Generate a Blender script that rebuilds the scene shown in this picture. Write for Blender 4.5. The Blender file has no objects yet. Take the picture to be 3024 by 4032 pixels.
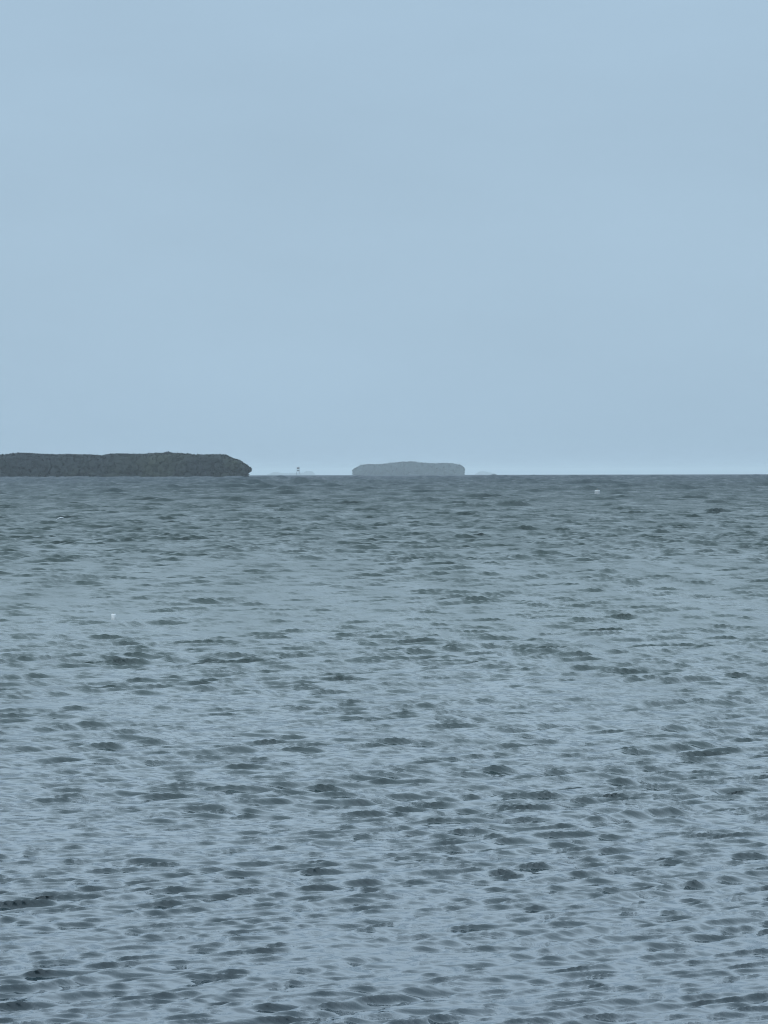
import bpy, math, random
import numpy as np
from mathutils import Matrix, Vector

# ------------------------------------------------------------------ scene, camera
scn = bpy.context.scene
COL = scn.collection
EYE = 3.0                        # eye height over the water
EARTH = 6371000.0                # the sea follows the earth's curve, so it has a true horizon


def sea_z(r):
    return -r * r / (2 * EARTH)


cam_data = bpy.data.cameras.new('camera')
cam = bpy.data.objects.new('camera', cam_data)
COL.objects.link(cam)
cam_data.sensor_fit = 'VERTICAL'
cam_data.sensor_height = 36.0
cam_data.lens = 140.0
cam_data.clip_start = 0.1
cam_data.clip_end = 120000.0
PITCH = 0.01025
ROLL = -0.00215
cam.matrix_world = (Matrix.Translation((0, 0, EYE)) @ Matrix.Rotation(math.pi / 2 - PITCH, 4, 'X')
                    @ Matrix.Rotation(ROLL, 4, 'Z'))
scn.camera = cam

# ------------------------------------------------------------------ sky, sun, exposure
SUN_EL, SUN_AZ = math.radians(52), math.radians(215)      # high behind the viewer's left shoulder
world = bpy.data.worlds.new('World')
scn.world = world
world.use_nodes = True
nt = world.node_tree
nt.nodes.clear()
N = nt.nodes.new
L = nt.links.new
out = N('ShaderNodeOutputWorld')
bg = N('ShaderNodeBackground')
bg.inputs['Strength'].default_value = 0.1
sky = N('ShaderNodeTexSky')
sky.sky_type = 'NISHITA'
sky.sun_disc = False
sky.sun_elevation = SUN_EL
sky.sun_rotation = SUN_AZ
sky.air_density = 1.0
sky.dust_density = 2.0
sky.ozone_density = 1.0
tc = N('ShaderNodeTexCoord')
sep = N('ShaderNodeSeparateXYZ')
L(tc.outputs['Generated'], sep.inputs[0])
# closed cloud deck: even grey-blue low down, brightened steeply above the frame to lighten the water
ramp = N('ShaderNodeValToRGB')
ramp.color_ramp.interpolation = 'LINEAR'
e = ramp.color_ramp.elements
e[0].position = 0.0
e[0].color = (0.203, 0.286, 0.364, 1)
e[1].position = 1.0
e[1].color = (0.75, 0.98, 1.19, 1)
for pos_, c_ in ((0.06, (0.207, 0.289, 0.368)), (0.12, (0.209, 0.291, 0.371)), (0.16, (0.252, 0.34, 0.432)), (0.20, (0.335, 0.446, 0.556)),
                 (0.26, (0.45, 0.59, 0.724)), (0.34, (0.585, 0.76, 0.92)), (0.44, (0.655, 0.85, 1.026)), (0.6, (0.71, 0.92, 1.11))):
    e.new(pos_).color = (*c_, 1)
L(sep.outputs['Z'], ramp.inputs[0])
mp = N('ShaderNodeMapping')
mp.inputs['Scale'].default_value = (1.0, 1.0, 3.2)
L(tc.outputs['Generated'], mp.inputs[0])
cl = N('ShaderNodeTexNoise')
cl.inputs['Scale'].default_value = 5.0
cl.inputs['Detail'].default_value = 5.0
cl.inputs['Roughness'].default_value = 0.55
L(mp.outputs[0], cl.inputs['Vector'])
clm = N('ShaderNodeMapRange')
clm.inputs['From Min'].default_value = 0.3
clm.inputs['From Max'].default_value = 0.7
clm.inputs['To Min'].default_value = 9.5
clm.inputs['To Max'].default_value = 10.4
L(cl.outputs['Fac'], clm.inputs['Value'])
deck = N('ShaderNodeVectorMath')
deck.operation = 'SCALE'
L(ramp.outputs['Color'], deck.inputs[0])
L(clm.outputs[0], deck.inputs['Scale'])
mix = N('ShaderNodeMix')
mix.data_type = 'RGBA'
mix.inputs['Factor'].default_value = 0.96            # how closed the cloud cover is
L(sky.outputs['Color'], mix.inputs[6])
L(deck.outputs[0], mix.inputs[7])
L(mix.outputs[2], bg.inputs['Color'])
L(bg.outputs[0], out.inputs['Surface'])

sun_data = bpy.data.lights.new('sun', 'SUN')
sun_data.energy = 0.6
sun_data.angle = math.radians(25)
sun_data.color = (1.0, 0.96, 0.9)
sun = bpy.data.objects.new('sun', sun_data)
COL.objects.link(sun)
sd = Vector((math.sin(SUN_AZ) * math.cos(SUN_EL), math.cos(SUN_AZ) * math.cos(SUN_EL), math.sin(SUN_EL)))
sun.rotation_euler = (-sd).to_track_quat('-Z', 'Y').to_euler()

scn.view_settings.view_transform = 'Standard'
scn.view_settings.look = 'None'
scn.view_settings.exposure = 0.86
scn.view_settings.gamma = 1.0
scn.view_settings.use_curve_mapping = False
scn.cycles.max_bounces = 5
scn.cycles.volume_bounces = 0
scn.cycles.use_denoising = True
scn.cycles.filter_width = 1.1


# ------------------------------------------------------------------ helpers
def tag(o, label=None, cat=None, group=None, kind=None):
    if label:
        o['label'] = label
    if cat:
        o['category'] = cat
    if group:
        o['group'] = group
    if kind:
        o['kind'] = kind
    return o


def empty(name, loc):
    o = bpy.data.objects.new(name, None)
    o.location = loc
    COL.objects.link(o)
    return o


def np_mesh(name, verts, faces, mat, parent=None, smooth=True, normals=None):
    """One mesh object from numpy vertices and a numpy face array (all triangles or all quads)."""
    me = bpy.data.meshes.new(name)
    verts = np.ascontiguousarray(verts, dtype=np.float32)
    faces = np.ascontiguousarray(faces, dtype=np.int32)
    nf, k = faces.shape
    me.vertices.add(len(verts))
    me.vertices.foreach_set('co', verts.ravel())
    me.loops.add(nf * k)
    me.loops.foreach_set('vertex_index', faces.ravel())
    me.polygons.add(nf)
    me.polygons.foreach_set('loop_start', np.arange(0, nf * k, k, dtype=np.int32))
    me.polygons.foreach_set('loop_total', np.full(nf, k, dtype=np.int32))
    me.polygons.foreach_set('use_smooth', np.full(nf, smooth, dtype=bool))
    me.update(calc_edges=True)
    me.validate()
    if normals is not None:
        me.normals_split_custom_set_from_vertices(np.ascontiguousarray(normals, dtype=np.float32))
    me.materials.append(mat)
    o = bpy.data.objects.new(name, me)
    COL.objects.link(o)
    if parent:
        o.parent = parent
    return o


def new_mat(name):
    m = bpy.data.materials.new(name)
    m.use_nodes = True
    return m, m.node_tree, m.node_tree.nodes['Principled BSDF']


def simple_mat(name, c1, c2, scale, rough=0.7, bump=0.0):
    m, t, p = new_mat(name)
    tc = t.nodes.new('ShaderNodeTexCoord')
    nz = t.nodes.new('ShaderNodeTexNoise')
    nz.inputs['Scale'].default_value = scale
    nz.inputs['Detail'].default_value = 5
    t.links.new(tc.outputs['Object'], nz.inputs['Vector'])
    r = t.nodes.new('ShaderNodeValToRGB')
    r.color_ramp.elements[0].position = 0.35
    r.color_ramp.elements[0].color = (*c1, 1)
    r.color_ramp.elements[1].position = 0.65
    r.color_ramp.elements[1].color = (*c2, 1)
    t.links.new(nz.outputs['Fac'], r.inputs[0])
    t.links.new(r.outputs[0], p.inputs['Base Color'])
    p.inputs['Roughness'].default_value = rough
    if bump:
        b = t.nodes.new('ShaderNodeBump')
        b.inputs['Strength'].default_value = bump
        t.links.new(nz.outputs['Fac'], b.inputs['Height'])
        t.links.new(b.outputs[0], p.inputs['Normal'])
    return m


# ------------------------------------------------------------------ sea
LEAN = 1.35                      # how far crests lean downwind
RIPPLE = 1.0                    # slope of the finest ripples


def water_material():
    m, t, p = new_mat('sea_water')
    p.inputs['IOR'].default_value = 1.42
    tc = t.nodes.new('ShaderNodeTexCoord')
    # offshore the ripples are too fine for the sheet to carry: they go over into gloss there
    ln = t.nodes.new('ShaderNodeVectorMath')
    ln.operation = 'LENGTH'
    t.links.new(tc.outputs['Object'], ln.inputs[0])
    lg = t.nodes.new('ShaderNodeMath')
    lg.operation = 'LOGARITHM'
    lg.inputs[1].default_value = 10.0
    t.links.new(ln.outputs['Value'], lg.inputs[0])
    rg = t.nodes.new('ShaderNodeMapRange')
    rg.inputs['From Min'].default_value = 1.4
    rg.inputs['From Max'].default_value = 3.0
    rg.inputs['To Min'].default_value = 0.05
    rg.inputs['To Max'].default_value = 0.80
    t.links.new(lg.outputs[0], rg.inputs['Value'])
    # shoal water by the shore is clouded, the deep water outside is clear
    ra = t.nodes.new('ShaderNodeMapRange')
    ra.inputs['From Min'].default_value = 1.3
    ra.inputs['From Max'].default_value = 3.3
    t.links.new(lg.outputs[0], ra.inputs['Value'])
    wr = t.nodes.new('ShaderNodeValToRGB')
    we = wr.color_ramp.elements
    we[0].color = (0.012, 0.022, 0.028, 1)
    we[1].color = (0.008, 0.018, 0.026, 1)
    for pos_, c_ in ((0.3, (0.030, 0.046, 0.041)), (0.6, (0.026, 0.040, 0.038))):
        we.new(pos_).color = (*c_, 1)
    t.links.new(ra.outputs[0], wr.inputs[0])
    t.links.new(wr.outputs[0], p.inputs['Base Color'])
    # wind streaks: long narrow lanes of rougher and smoother water lying along the wind
    ms = t.nodes.new('ShaderNodeMapping')
    ms.inputs['Rotation'].default_value = (0, 0, math.radians(-7))
    ms.inputs['Scale'].default_value = (0.55, 0.030, 1.0)
    t.links.new(tc.outputs['Object'], ms.inputs[0])
    ns = t.nodes.new('ShaderNodeTexNoise')
    ns.inputs['Scale'].default_value = 1.0
    ns.inputs['Detail'].default_value = 4.0
    ns.inputs['Roughness'].default_value = 0.6
    t.links.new(ms.outputs[0], ns.inputs['Vector'])
    sr = t.nodes.new('ShaderNodeMapRange')
    sr.inputs['From Min'].default_value = 0.3
    sr.inputs['From Max'].default_value = 0.7
    sr.inputs['To Min'].default_value = 0.72
    sr.inputs['To Max'].default_value = 1.28
    t.links.new(ns.outputs['Fac'], sr.inputs['Value'])
    mr = t.nodes.new('ShaderNodeMath')
    mr.operation = 'MULTIPLY'
    t.links.new(rg.outputs[0], mr.inputs[0])
    t.links.new(sr.outputs[0], mr.inputs[1])
    t.links.new(mr.outputs[0], p.inputs['Roughness'])
    mp = t.nodes.new('ShaderNodeMapping')
    mp.inputs['Rotation'].default_value = (0, 0, math.radians(-14))
    mp.inputs['Scale'].default_value = (0.6, 1.0, 1.0)
    t.links.new(tc.outputs['Object'], mp.inputs[0])
    # ripples too small for the sheet: the surface normal is jostled by several octaves of noise
    nz = t.nodes.new('ShaderNodeTexNoise')
    nz.inputs['Scale'].default_value = 5.0
    nz.inputs['Detail'].default_value = 2.5
    nz.inputs['Roughness'].default_value = 0.8
    nz.inputs['Distortion'].default_value = 0.3
    t.links.new(mp.outputs[0], nz.inputs['Vector'])
    sb = t.nodes.new('ShaderNodeVectorMath')
    sb.operation = 'SUBTRACT'
    sb.inputs[1].default_value = (0.5, 0.5, 0.5)
    t.links.new(nz.outputs['Color'], sb.inputs[0])
    ml = t.nodes.new('ShaderNodeVectorMath')
    ml.operation = 'MULTIPLY'
    ml.inputs[1].default_value = (RIPPLE, RIPPLE, 0.0)
    t.links.new(sb.outputs[0], ml.inputs[0])
    ge = t.nodes.new('ShaderNodeNewGeometry')
    ad = t.nodes.new('ShaderNodeVectorMath')
    ad.operation = 'ADD'
    t.links.new(ge.outputs['Normal'], ad.inputs[0])
    t.links.new(ml.outputs[0], ad.inputs[1])
    no = t.nodes.new('ShaderNodeVectorMath')
    no.operation = 'NORMALIZE'
    t.links.new(ad.outputs[0], no.inputs[0])
    t.links.new(no.outputs[0], p.inputs['Normal'])
    return m




def build_sea():
    rng = np.random.default_rng(11)
    rows = [1.0, 2.0, 3.5, 5.0, 7.0, 9.0, 11.0, 13.0, 15.0, 17.0, 18.2]
    r = 19.0
    while r < 6500:
        rows.append(r)
        if r < 60:
            d = 0.00155 * r
        elif r < 270:
            d = 0.093 * (r / 60) ** 0.85
        elif r < 1000:
            d = 0.334 * (r / 270) ** 1.9
        else:
            d = 4.0 * (r / 1000) ** 1.7
        r += d
    rows += [7200, 8200, 9500, 11000, 13000, 16000, 20000, 25000, 31000, 37000, 42500]
    R = np.array(rows)
    nr = len(R)
    dR = np.gradient(R)
    ND, NO = 470, 8                                   # columns in the sector ahead, and out to each side
    a = np.minimum(0.108 + 2.0 / R, 1.9)[:, None]
    u = np.linspace(-1, 1, ND)[None, :]
    mid = u * a
    t = (np.arange(1, NO + 1) / (NO + 0.5))[None, :] ** 1.6
    right = a + (math.pi - a) * t
    TH = np.concatenate([-right[:, ::-1], mid, right], axis=1)
    nc = TH.shape[1]
    X = R[:, None] * np.sin(TH)
    Y = R[:, None] * np.cos(TH)
    Z = np.repeat(sea_z(R)[:, None], nc, axis=1)
    dX = np.zeros_like(X)
    dY = np.zeros_like(X)
    H = np.zeros_like(X)
    # wind waves: many short-crested sine trains; the chop is short inshore and grows offshore, and a train is left out
    # where the sheet is too coarse to carry it
    K = 320
    lam = 0.07 * (42 / 0.07) ** ((np.arange(K) + rng.random(K)) / K)
    wind = math.radians(270 + 29)                      # travelling towards the viewer, a little aslant
    ang = wind + rng.normal(0, 1, K) * 0.27
    ph = rng.random(K) * 2 * math.pi
    lc = np.maximum(0.112 * (np.maximum(R, 18) / 21.5) ** 0.85, 3.2 * dR)       # dominant wavelength at each distance
    xl = np.log(lam[None, :] / lc[:, None])
    wts = np.exp(-0.5 * (xl / np.where(xl < 0, 0.90, 0.50)) ** 2)
    long_ = rng.random(K) < 0.3                        # a longer, straighter-crested sea running under the chop
    wts = np.where(long_[None, :], 0.75 * np.exp(-0.5 * ((xl - 1.0) / 0.35) ** 2), wts)
    ang = np.where(long_, wind + 0.42 + (ang - wind) * 0.45, ang)
    wts *= np.clip((lam[None, :] / dR[:, None] - 2.2) / 1.5, 0, 1)
    var = np.sqrt((wts ** 2).sum(axis=1) / 2)
    want = np.interp(np.log(R), np.log([10, 60, 180, 450, 1000, 2400, 6000]), [0.205, 0.225, 0.235, 0.185, 0.12, 0.05, 0.012])
    gain = np.where(var > 0.3, want / np.maximum(var, 0.3), 0)
    inner = slice(NO, NO + ND)
    for k in range(K):
        sel = np.nonzero(wts[:, k] > 0.02)[0]
        if not len(sel):
            continue
        r0, r1 = sel[0], sel[-1] + 1
        kx, ky = math.cos(ang[k]), math.sin(ang[k])
        w = 2 * math.pi / lam[k]
        amp = (wts[r0:r1, k] * gain[r0:r1] / w)[:, None]
        arg = (w * (kx * X[r0:r1, inner] + ky * Y[r0:r1, inner]) + ph[k]).astype(np.float32)
        c, s = np.cos(arg), np.sin(arg)
        H[r0:r1, inner] += amp * c
        # crests are drawn together, and lean over downwind so their fronts are the steep side
        q = amp * ((0.5 if long_[k] else 0.9) * s - (0.3 if long_[k] else LEAN) * c)
        dX[r0:r1, inner] -= kx * q
        dY[r0:r1, inner] -= ky * q
    # gusts: the chop comes in rougher and calmer patches
    G = np.zeros_like(H)
    for k in range(16):
        l = 2.0 * 30 ** rng.random()
        an = rng.random() * 6.28
        G += np.sin(2 * math.pi / l * (math.cos(an) * X * 0.6 + math.sin(an) * Y * 0.45) + rng.random() * 6.28)
    G = np.clip(1.0 + 0.06 * G, 0.6, 1.4)
    G[:, :NO] = 1
    G[:, NO + ND:] = 1
    # one longer, steeper wavelet that shows its dark front near the middle of the near water
    ridge = np.exp(-((X - 1.24) / 0.40) ** 2 - ((Y - 39.7 - 0.25 * (X - 1.24)) / 0.085) ** 2)
    H += 0.042 * ridge
    dY -= 0.055 * ridge
    X += dX * G
    Y += dY * G
    Z += H * G
    V = np.stack([X, Y, Z], axis=-1).reshape(-1, 3)
    V = np.concatenate([V, [[0, 0, 0]]])
    i = np.arange(nr - 1)[:, None]
    j = np.arange(nc)[None, :]
    j2 = (j + 1) % nc
    F = np.stack([i * nc + j, i * nc + j2, (i + 1) * nc + j2, (i + 1) * nc + j], axis=-1).reshape(-1, 4)[:, ::-1]
    c = nr * nc
    cap = [[c, (q + 1) % nc, q, q] for q in range(nc)]
    # the cap is made of triangles: keep one face size by joining neighbours two by two (nc is even)
    cap = [[c, (q + 2) % nc, q + 1, q] for q in range(0, nc, 2)]
    F = np.concatenate([F, np.array(cap)])
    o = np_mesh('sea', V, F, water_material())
    tag(o, 'choppy grey blue sea reaching to a sharp dark horizon', None, None, 'structure')
    return o


build_sea()

# ------------------------------------------------------------------ foliage
def ico(sub):
    import bmesh
    bm = bmesh.new()
    bmesh.ops.create_icosphere(bm, subdivisions=sub, radius=1)
    v = np.array([x.co[:] for x in bm.verts])
    f = np.array([[q.index for q in x.verts] for x in bm.faces])
    bm.free()
    return v, f


ICO1 = ico(2)


def crowns(centres, radii, leaves, leaf, rng):
    """Tree crowns as lumpy cores with leaf clumps standing out all over them: (vertices, triangles)."""
    V, F, NV, n = [], [], [], 0
    v0, f0 = ICO1
    for c, r in zip(centres, radii):
        q = v0 * (1 + rng.normal(0, 0.07, (len(v0), 1)))
        q = q * np.array([r, r, r * 0.85]) * 0.9 + c
        V.append(q)
        NV.append(v0)
        F.append(f0 + n)
        n += len(q)
        d = rng.normal(0, 1, (leaves, 3))
        d /= np.linalg.norm(d, axis=1)[:, None]
        p = d * np.array([r, r, r * 0.85]) * rng.uniform(0.92, 1.03, (leaves, 1)) + c
        tri = p[:, None, :] + rng.normal(0, leaf, (leaves, 3, 3))
        V.append(tri.reshape(-1, 3))
        NV.append(np.repeat(d, 3, axis=0))
        F.append(np.arange(leaves * 3).reshape(-1, 3) + n)
        n += leaves * 3
    return np.concatenate(V), np.concatenate(F), np.concatenate(NV)


def foliage_mat(name, c1, c2, c3, scale):
    m, t, p = new_mat(name)
    tc = t.nodes.new('ShaderNodeTexCoord')
    nz = t.nodes.new('ShaderNodeTexNoise')
    nz.inputs['Scale'].default_value = scale
    nz.inputs['Detail'].default_value = 4
    t.links.new(tc.outputs['Object'], nz.inputs['Vector'])
    r = t.nodes.new('ShaderNodeValToRGB')
    r.color_ramp.elements[0].position = 0.34
    r.color_ramp.elements[0].color = (*c1, 1)
    r.color_ramp.elements[1].position = 0.68
    r.color_ramp.elements[1].color = (*c3, 1)
    x = r.color_ramp.elements.new(0.5)
    x.color = (*c2, 1)
    t.links.new(nz.outputs['Fac'], r.inputs[0])
    t.links.new(r.outputs[0], p.inputs['Base Color'])
    p.inputs['Roughness'].default_value = 0.8
    p.inputs['Specular IOR Level'].default_value = 0.2
    return m


def island(name, dist, prof, depth, step, jag, leaves, leaf, mat, shore_mat, seed, skip=()):
    """A wooded island. PROF: (x, height over its waterline) along its near side, in metres. Crowns stand in the shallows
    along the near edge from the water up, and cover the ground behind."""
    rng = np.random.default_rng(seed)
    prof = np.array(prof)
    x0, x1 = prof[0, 0], prof[-1, 0]
    root = empty(name, ((x0 + x1) / 2, dist, sea_z(dist)))
    cx = (x0 + x1) / 2
    ctr, rad = [], []

    def top(x):
        return np.interp(x, prof[:, 0], prof[:, 1])
    ny = max(3, int(depth / step))
    x = x0 + step * 0.3
    while x < x1 - step * 0.2:
        for b in range(ny):
            ends = 1.0
            y = (b + rng.uniform(-0.3, 0.3)) * step
            xx = x + rng.uniform(-0.35, 0.35) * step
            grad = abs(top(min(xx + 1, x1)) - top(max(xx - 1, x0))) / 2
            rr = step * rng.uniform(0.78, 1.05) / (1 + 0.7 * min(grad, 1.5))
            near = 0.94 if b == 0 else 1.0
            xx = min(max(xx, x0 + 0.9 * rr + 1.5 * leaf), x1 - 0.9 * rr - 1.5 * leaf)
            h = top(np.clip(xx, x0, x1))
            # the outline must hold: never over the profile to either side of the crown
            hh = min(h, top(np.clip(xx - rr * 0.6, x0, x1)) + rr * 0.3, top(np.clip(xx + rr * 0.6, x0, x1)) + rr * 0.3)
            rr = min(rr, hh * 0.62 + 0.2)
            ctr.append((xx - cx, y, max(hh * near - rr * 0.85 - jag * rng.random(), rr * 0.5)))
            rad.append(rr)
            if b < 3:
                z = rng.uniform(0.1, 0.7) * rr
                while z < hh * near - rr * 1.0:
                    rz = step * rng.uniform(0.95, 1.25)
                    ctr.append((min(max(xx + rng.uniform(-0.3, 0.3) * step, x0 + 0.9 * rz + 1.5 * leaf), x1 - 0.9 * rz - 1.5 * leaf) - cx, y - 0.1 * step + rng.uniform(-0.45, 0.45) * step, z))
                    rad.append(min(rz, 0.9 * hh))
                    z += step * rng.uniform(0.6, 0.9)
        x += step * 0.8
    v, f, nv = crowns(ctr, rad, leaves, leaf, rng)
    # leaves take the rounded shading of the canopy they belong to
    nv = nv * 0.55 + np.array([0, -0.4, 0.5])
    nv /= np.linalg.norm(nv, axis=1)[:, None]
    cano = np_mesh('tree_canopy', v, f, mat, root, True, nv)
    cano['kind'] = 'stuff'
    # low muddy ground the trees stand on
    nx_, ny_ = 40, 14
    gx = np.linspace(x0 + step, x1 - step * 0.6, nx_)
    gy = np.linspace(-step * 0.1, depth, ny_)
    XX, YY = np.meshgrid(gx - cx, gy)
    env = np.sin(np.linspace(0, math.pi, nx_))[None, :] ** 0.3 * np.sin(np.linspace(0, math.pi, ny_))[:, None] ** 0.5
    hmax = prof[:, 1].max()
    ZZ = -0.6 + env * (1.2 + 0.35 * hmax * np.sin(np.linspace(0, math.pi, ny_))[:, None]) + rng.normal(0, 0.1, XX.shape)
    vv = np.stack([XX, YY, ZZ], -1).reshape(-1, 3)
    i = np.arange(ny_ - 1)[:, None]
    j = np.arange(nx_ - 1)[None, :]
    ff = np.stack([i * nx_ + j, i * nx_ + j + 1, (i + 1) * nx_ + j + 1, (i + 1) * nx_ + j], -1).reshape(-1, 4)
    np_mesh('shore', vv, ff, shore_mat, root)
    return root


mud = simple_mat('shore_mud', (0.05, 0.045, 0.035), (0.09, 0.08, 0.06), 0.3, 0.9, 0.3)
leaf_near = foliage_mat('mangrove_leaves', (0.006, 0.010, 0.013), (0.009, 0.014, 0.014), (0.019, 0.025, 0.014), 0.028)
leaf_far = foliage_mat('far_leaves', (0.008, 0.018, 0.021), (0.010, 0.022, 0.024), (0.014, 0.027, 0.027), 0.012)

PX = 4032 * 140.0 / 36


def ray(px, py):
    """Direction of a point of the 3024 x 4032 picture, as (x / y, z / y)."""
    u, v = (px - 1512) / PX, (2016 - py) / PX
    d = cam.matrix_world.to_3x3() @ Vector((u, v, -1))
    return d.x / d.y, d.z / d.y


def outline(pts, dist):
    res = []
    for px, py in pts:
        ax, az = ray(px, py)
        res.append((ax * dist, EYE + az * dist - sea_z(dist)))
    return res


NEAR_PTS = [(-420, 1858), (-360, 1815), (-300, 1800), (-120, 1796), (0, 1792.6), (50, 1786), (75, 1784.5), (115, 1787), (190, 1792),
            (250, 1790), (290, 1791), (345, 1792), (380, 1794), (400, 1797), (410, 1796), (420, 1789), (440, 1787.5),
            (500, 1788), (550, 1790), (600, 1786), (636, 1784), (700, 1786), (725, 1788), (745, 1791.5), (770, 1792),
            (820, 1790.5), (870, 1791), (880, 1794), (900, 1804), (930, 1813), (940, 1820), (955, 1830), (967, 1838),
            (975, 1846), (979, 1853)]
near = island('wooded_island', 2600.0, outline(NEAR_PTS, 2600.0), 70.0, 3.0, 0.2, 76, 0.46, leaf_near, mud, 5)
tag(near, 'long dark tree covered island running in from the left edge of the picture', 'island')
FAR_PTS = [(1387, 1858), (1391, 1851), (1398, 1846), (1425, 1832), (1440, 1830), (1510, 1829), (1540, 1825), (1572, 1823), (1585, 1819.5),
           (1632, 1819.5), (1650, 1823), (1700, 1826), (1740, 1826), (1750, 1825), (1778, 1825), (1790, 1828), (1812, 1831),
           (1825, 1842), (1831, 1855)]
far = island('wooded_island', 8700.0, outline(FAR_PTS, 8700.0), 110.0, 7.0, 0.5, 40, 1.3, leaf_far, mud, 6)
tag(far, 'small pale grey island faded by haze, sitting alone on the horizon near the middle', 'island')

# the one rounded treetop that stands over the near island
emergent = bpy.data.objects.new('tree', None)
COL.objects.link(emergent)
emergent.parent = near
(tx0, tz0), (tx1, tz1) = outline([(659, 1776.5), (659, 1786)], 2597.0)
emergent.location = (tx0 - near.location.x, -3.0 + 8, 0)
rng = np.random.default_rng(3)
H_ = tz0
cc = [(0, 0, H_ - 1.7), (-1.4, 0.6, H_ - 2.0), (1.5, 0.3, H_ - 2.1), (0.3, -1, H_ - 2.4), (-2.5, 0, H_ - 2.8), (2.6, 0, H_ - 2.8)]
v, f, nv = crowns(np.array(cc), [1.7, 1.5, 1.6, 1.7, 1.5, 1.6], 120, 0.35, rng)
np_mesh('crown', v, f, leaf_near, emergent, True, nv)
bark = simple_mat('bark', (0.06, 0.05, 0.04), (0.12, 0.1, 0.08), 2.0, 0.9, 0.3)


def tube(pts, radii, seg=8):
    """A tapered limb through PTS with round section: (vertices, quads)."""
    V, F = [], []
    for i, (p, r) in enumerate(zip(pts, radii)):
        for k in range(seg):
            a_ = 2 * math.pi * k / seg
            V.append((p[0] + r * math.cos(a_), p[1] + r * math.sin(a_), p[2]))
    for i in range(len(pts) - 1):
        for k in range(seg):
            F.append((i * seg + k, i * seg + (k + 1) % seg, (i + 1) * seg + (k + 1) % seg, (i + 1) * seg + k))
    return np.array(V), np.array(F)


v, f = tube([(0.3, 0, 0), (0.1, 0.1, 4), (-0.1, 0, 8), (0, 0, H_ - 1.5)], [0.4, 0.32, 0.24, 0.1])
np_mesh('trunk', v, f, bark, emergent)


# ------------------------------------------------------------------ faint land far over the horizon
def islet(pts, dist, depth, label, seed):
    rng = np.random.default_rng(seed)
    prof = np.array(outline(pts, dist))
    cx = prof[:, 0].mean()
    nx_, ny_ = 70, 9
    gx = np.linspace(prof[0, 0], prof[-1, 0], nx_)
    h = np.interp(gx, prof[:, 0], prof[:, 1]) + rng.normal(0, 1.2, nx_)
    h[0] = h[-1] = -2
    s = np.sin(np.linspace(0, math.pi, ny_)) ** 0.6
    XX, YY = np.meshgrid(gx - cx, np.linspace(-depth / 2, depth / 2, ny_))
    ZZ = -2 + s[:, None] * (h[None, :] + 2) + rng.normal(0, 0.8, XX.shape) * s[:, None]
    vv = np.stack([XX, YY, ZZ], -1).reshape(-1, 3)
    i = np.arange(ny_ - 1)[:, None]
    j = np.arange(nx_ - 1)[None, :]
    ff = np.stack([i * nx_ + j, i * nx_ + j + 1, (i + 1) * nx_ + j + 1, (i + 1) * nx_ + j], -1).reshape(-1, 4)
    o = np_mesh('low_islet', vv, ff, leaf_far)
    o.location = (cx, dist, sea_z(dist))
    return tag(o, label, 'islet', 'faint low islets on the horizon')


islet([(1050, 1868), (1066, 1863), (1080, 1858), (1096, 1860), (1120, 1863), (1150, 1862), (1170, 1861), (1195, 1860), (1206, 1855),
       (1228, 1855), (1234, 1860), (1242, 1868)], 27000.0, 300.0, 'barely visible low strip of land behind the beacon on the horizon', 8)
islet([(1868, 1868), (1880, 1861), (1890, 1856), (1905, 1855), (1918, 1858), (1936, 1861), (1955, 1866)], 27000.0, 300.0,
      'barely visible low strip of land just right of the pale island', 9)


# ------------------------------------------------------------------ beacon on the horizon
def box(x0, x1, y0, y1, z0, z1):
    V = [(x, y, z) for z in (z0, z1) for x, y in ((x0, y0), (x1, y0), (x1, y1), (x0, y1))]
    F = [(3, 2, 1, 0), (4, 5, 6, 7), (0, 1, 5, 4), (1, 2, 6, 5), (2, 3, 7, 6), (3, 0, 4, 7)]
    return V, F


def boxes(lst):
    V, F = [], []
    for b in lst:
        v, f = box(*b)
        F += [tuple(i + len(V) for i in q) for q in f]
        V += v
    return np.array(V), np.array(F)


BD = 5000.0
bx, _ = ray(1174, 1850)
bz = sea_z(BD)
beacon = empty('beacon', (bx * BD, BD, bz))
tag(beacon, 'tiny dark square topped beacon on open legs standing on the horizon between the two islands', 'beacon')
steel = simple_mat('weathered_steel', (0.10, 0.10, 0.10), (0.16, 0.155, 0.15), 1.2, 0.7, 0.2)
paint = simple_mat('dark_marker_paint', (0.10, 0.10, 0.11), (0.14, 0.14, 0.15), 0.8, 0.6)
z_of = lambda py: EYE + ray(1174, py)[1] * BD - bz
zt, zm, zb = z_of(1840), z_of(1855), z_of(1859)
np_mesh('platform', *boxes([(-2.3, 2.3, -2.3, 2.3, zb, zb + 0.35)]), steel, beacon, False)
for sx in (-1, 1):
    for sy in (-1, 1):
        v, f = tube([(sx * 2.6, sy * 2.6, -2.0), (sx * 2.0, sy * 2.0, zb)], [0.13, 0.12])
        np_mesh('leg', v, f, steel, beacon)
np_mesh('brace', *boxes([(-2.3, 2.3, -2.32, -2.2, 1.6, 1.85), (-2.3, 2.3, 2.2, 2.32, 1.6, 1.85),
                         (-2.32, -2.2, -2.2, 2.2, 1.6, 1.85), (2.2, 2.32, -2.2, 2.2, 1.6, 1.85)]), steel, beacon, False)
for sx in (-1, 1):
    np_mesh('post', *boxes([(sx * 1.5 - 0.12, sx * 1.5 + 0.12, -0.12, 0.12, zb + 0.35, zt - 0.3)]), steel, beacon, False)
np_mesh('upper_board', *boxes([(-1.75, 1.75, -0.22, -0.123, zt - 2.4, zt)]), paint, beacon, False)
np_mesh('lower_board', *boxes([(-1.75, 1.75, -0.22, -0.123, zm, zm + 1.5)]), paint, beacon, False)
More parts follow.
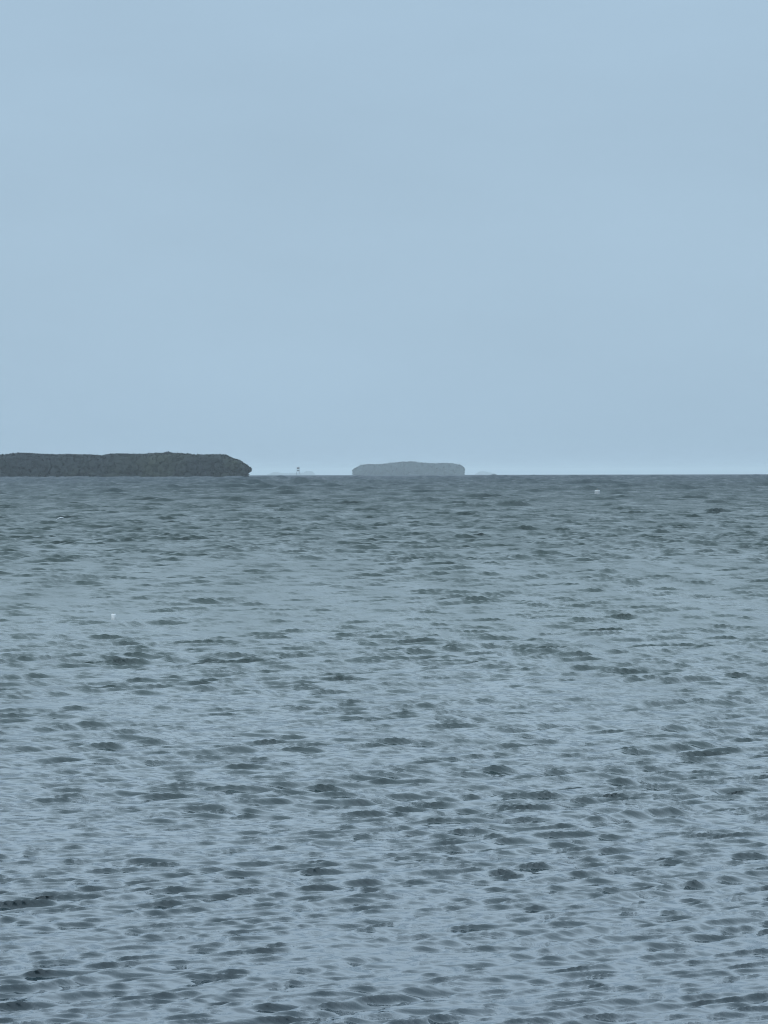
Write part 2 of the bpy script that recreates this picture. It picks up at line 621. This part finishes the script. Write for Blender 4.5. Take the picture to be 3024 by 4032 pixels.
v, f = tube([(0, 0.3, zb + 0.35), (0, 0.3, zt + 0.5)], [0.12, 0.1])
np_mesh('lamp_post', v, f, steel, beacon)
v, f = tube([(0, 0.3, zt + 0.5), (0, 0.3, zt + 0.55), (0, 0.3, zt + 0.9), (0, 0.3, zt + 1.0)], [0.1, 0.28, 0.25, 0.05])
np_mesh('lantern', v, f, steel, beacon)

# ------------------------------------------------------------------ floats on the water
white = simple_mat('weathered_white_plastic', (0.30, 0.32, 0.33), (0.38, 0.40, 0.41), 3.0, 0.5, 0.1)
clean_white = simple_mat('white_foam_float', (0.52, 0.54, 0.55), (0.62, 0.63, 0.63), 8.0, 0.5, 0.1)
ropem = simple_mat('rope_fibre', (0.12, 0.10, 0.07), (0.2, 0.17, 0.12), 30.0, 0.9)


def lathe(prof, seg=20):
    V, F = [], []
    for r, z in prof:
        for k in range(seg):
            a_ = 2 * math.pi * k / seg
            V.append((r * math.cos(a_), r * math.sin(a_), z))
    for i in range(len(prof) - 1):
        for k in range(seg):
            F.append((i * seg + k, i * seg + (k + 1) % seg, (i + 1) * seg + (k + 1) % seg, (i + 1) * seg + k))
    return np.array(V), np.array(F)


def on_water(px, py):
    ax, az = ray(px, py)
    y = -EYE / az
    return Vector((ax * y, y, sea_z(y)))


def buoy(px, py, w, h, label, shell):
    p = on_water(px, py)
    p.z += 0.22 * h                                    # riding on a crest
    root = empty('buoy', p)
    tag(root, label, 'buoy', 'small white floats on the water')
    r = w / 2
    prof = [(0.001, -0.5 * h), (r * 0.8, -0.45 * h), (r, -0.3 * h), (r, 0.80 * h), (r * 0.97, 0.88 * h), (r * 0.86, 0.94 * h), (r * 0.3, 0.96 * h), (0.001, 0.96 * h)]
    v, f = lathe(prof)
    np_mesh('float_body', v, f, shell, root)
    v, f = lathe([(r * 1.001, 0.20 * h), (r * 1.05, 0.22 * h), (r * 1.05, 0.30 * h), (r * 1.001, 0.32 * h)])
    np_mesh('rim_band', v, f, shell, root)
    # mooring eye on top: a small upright ring
    V, F = [], []
    R0, r0 = w * 0.12, w * 0.03
    for i in range(14):
        a_ = 2 * math.pi * i / 14
        for k in range(6):
            b_ = 2 * math.pi * k / 6
            V.append(((R0 + r0 * math.cos(b_)) * math.cos(a_), r0 * math.sin(b_), h * 0.96 + R0 + (R0 + r0 * math.cos(b_)) * math.sin(a_)))
    for i in range(14):
        for k in range(6):
            F.append((i * 6 + k, i * 6 + (k + 1) % 6, ((i + 1) % 14) * 6 + (k + 1) % 6, ((i + 1) % 14) * 6 + k))
    np_mesh('mooring_eye', np.array(V), np.array(F), ropem, root)
    return root


buoy(2352, 1951, 0.64, 0.56, 'pale square looking float alone on the far water at the right, below the horizon', white)
buoy(447, 2440, 0.09, 0.10, 'tiny bright white float among the ripples at the left, nearer the viewer', clean_white)

# white crest breaking on a far wavelet
foam = simple_mat('foam', (0.34, 0.37, 0.39), (0.42, 0.45, 0.47), 6.0, 0.9, 0.4)
p = on_water(236, 2050)
rng = np.random.default_rng(21)
V, F, n = [], [], 0
v0, f0 = ICO1
for k in range(26):
    s = rng.uniform(-1, 1)
    c = np.array([s * 0.21, rng.uniform(-0.15, 0.15), 0.05 + 0.05 * s + rng.uniform(0, 0.07) * (1 - s * s)])
    r = rng.uniform(0.03, 0.06) * (1 - 0.5 * abs(s))
    V.append(v0 * np.array([1.5 * r, r, r]) * (1 + rng.normal(0, 0.1, (len(v0), 1))) + c)
    F.append(f0 + n)
    n += len(v0)
o = np_mesh('foam', np.concatenate(V), np.concatenate(F), foam)
o.location = p + Vector((0, 0, 0.06))
tag(o, 'short white breaking crest on the far water at the left', None, None, 'stuff')

# ------------------------------------------------------------------ haze: one closed box of thin air round everything
S, ZB, ZT = 42800.0, sea_z(42500) - 1.5, 30.0
v, f = boxes([(-S, S, -S, S, ZB, ZT)])
hm = bpy.data.materials.new('haze_air')
hm.use_nodes = True
hm.node_tree.nodes.clear()
ho = hm.node_tree.nodes.new('ShaderNodeOutputMaterial')
pv = hm.node_tree.nodes.new('ShaderNodeVolumePrincipled')
pv.inputs['Color'].default_value = (0.72, 0.80, 0.83, 1)
pv.inputs['Density'].default_value = 6.0e-5
pv.inputs['Anisotropy'].default_value = 0.0
hm.node_tree.links.new(pv.outputs[0], ho.inputs['Volume'])
hz = np_mesh('haze', v, f, hm, None, False)
hz['kind'] = 'stuff'
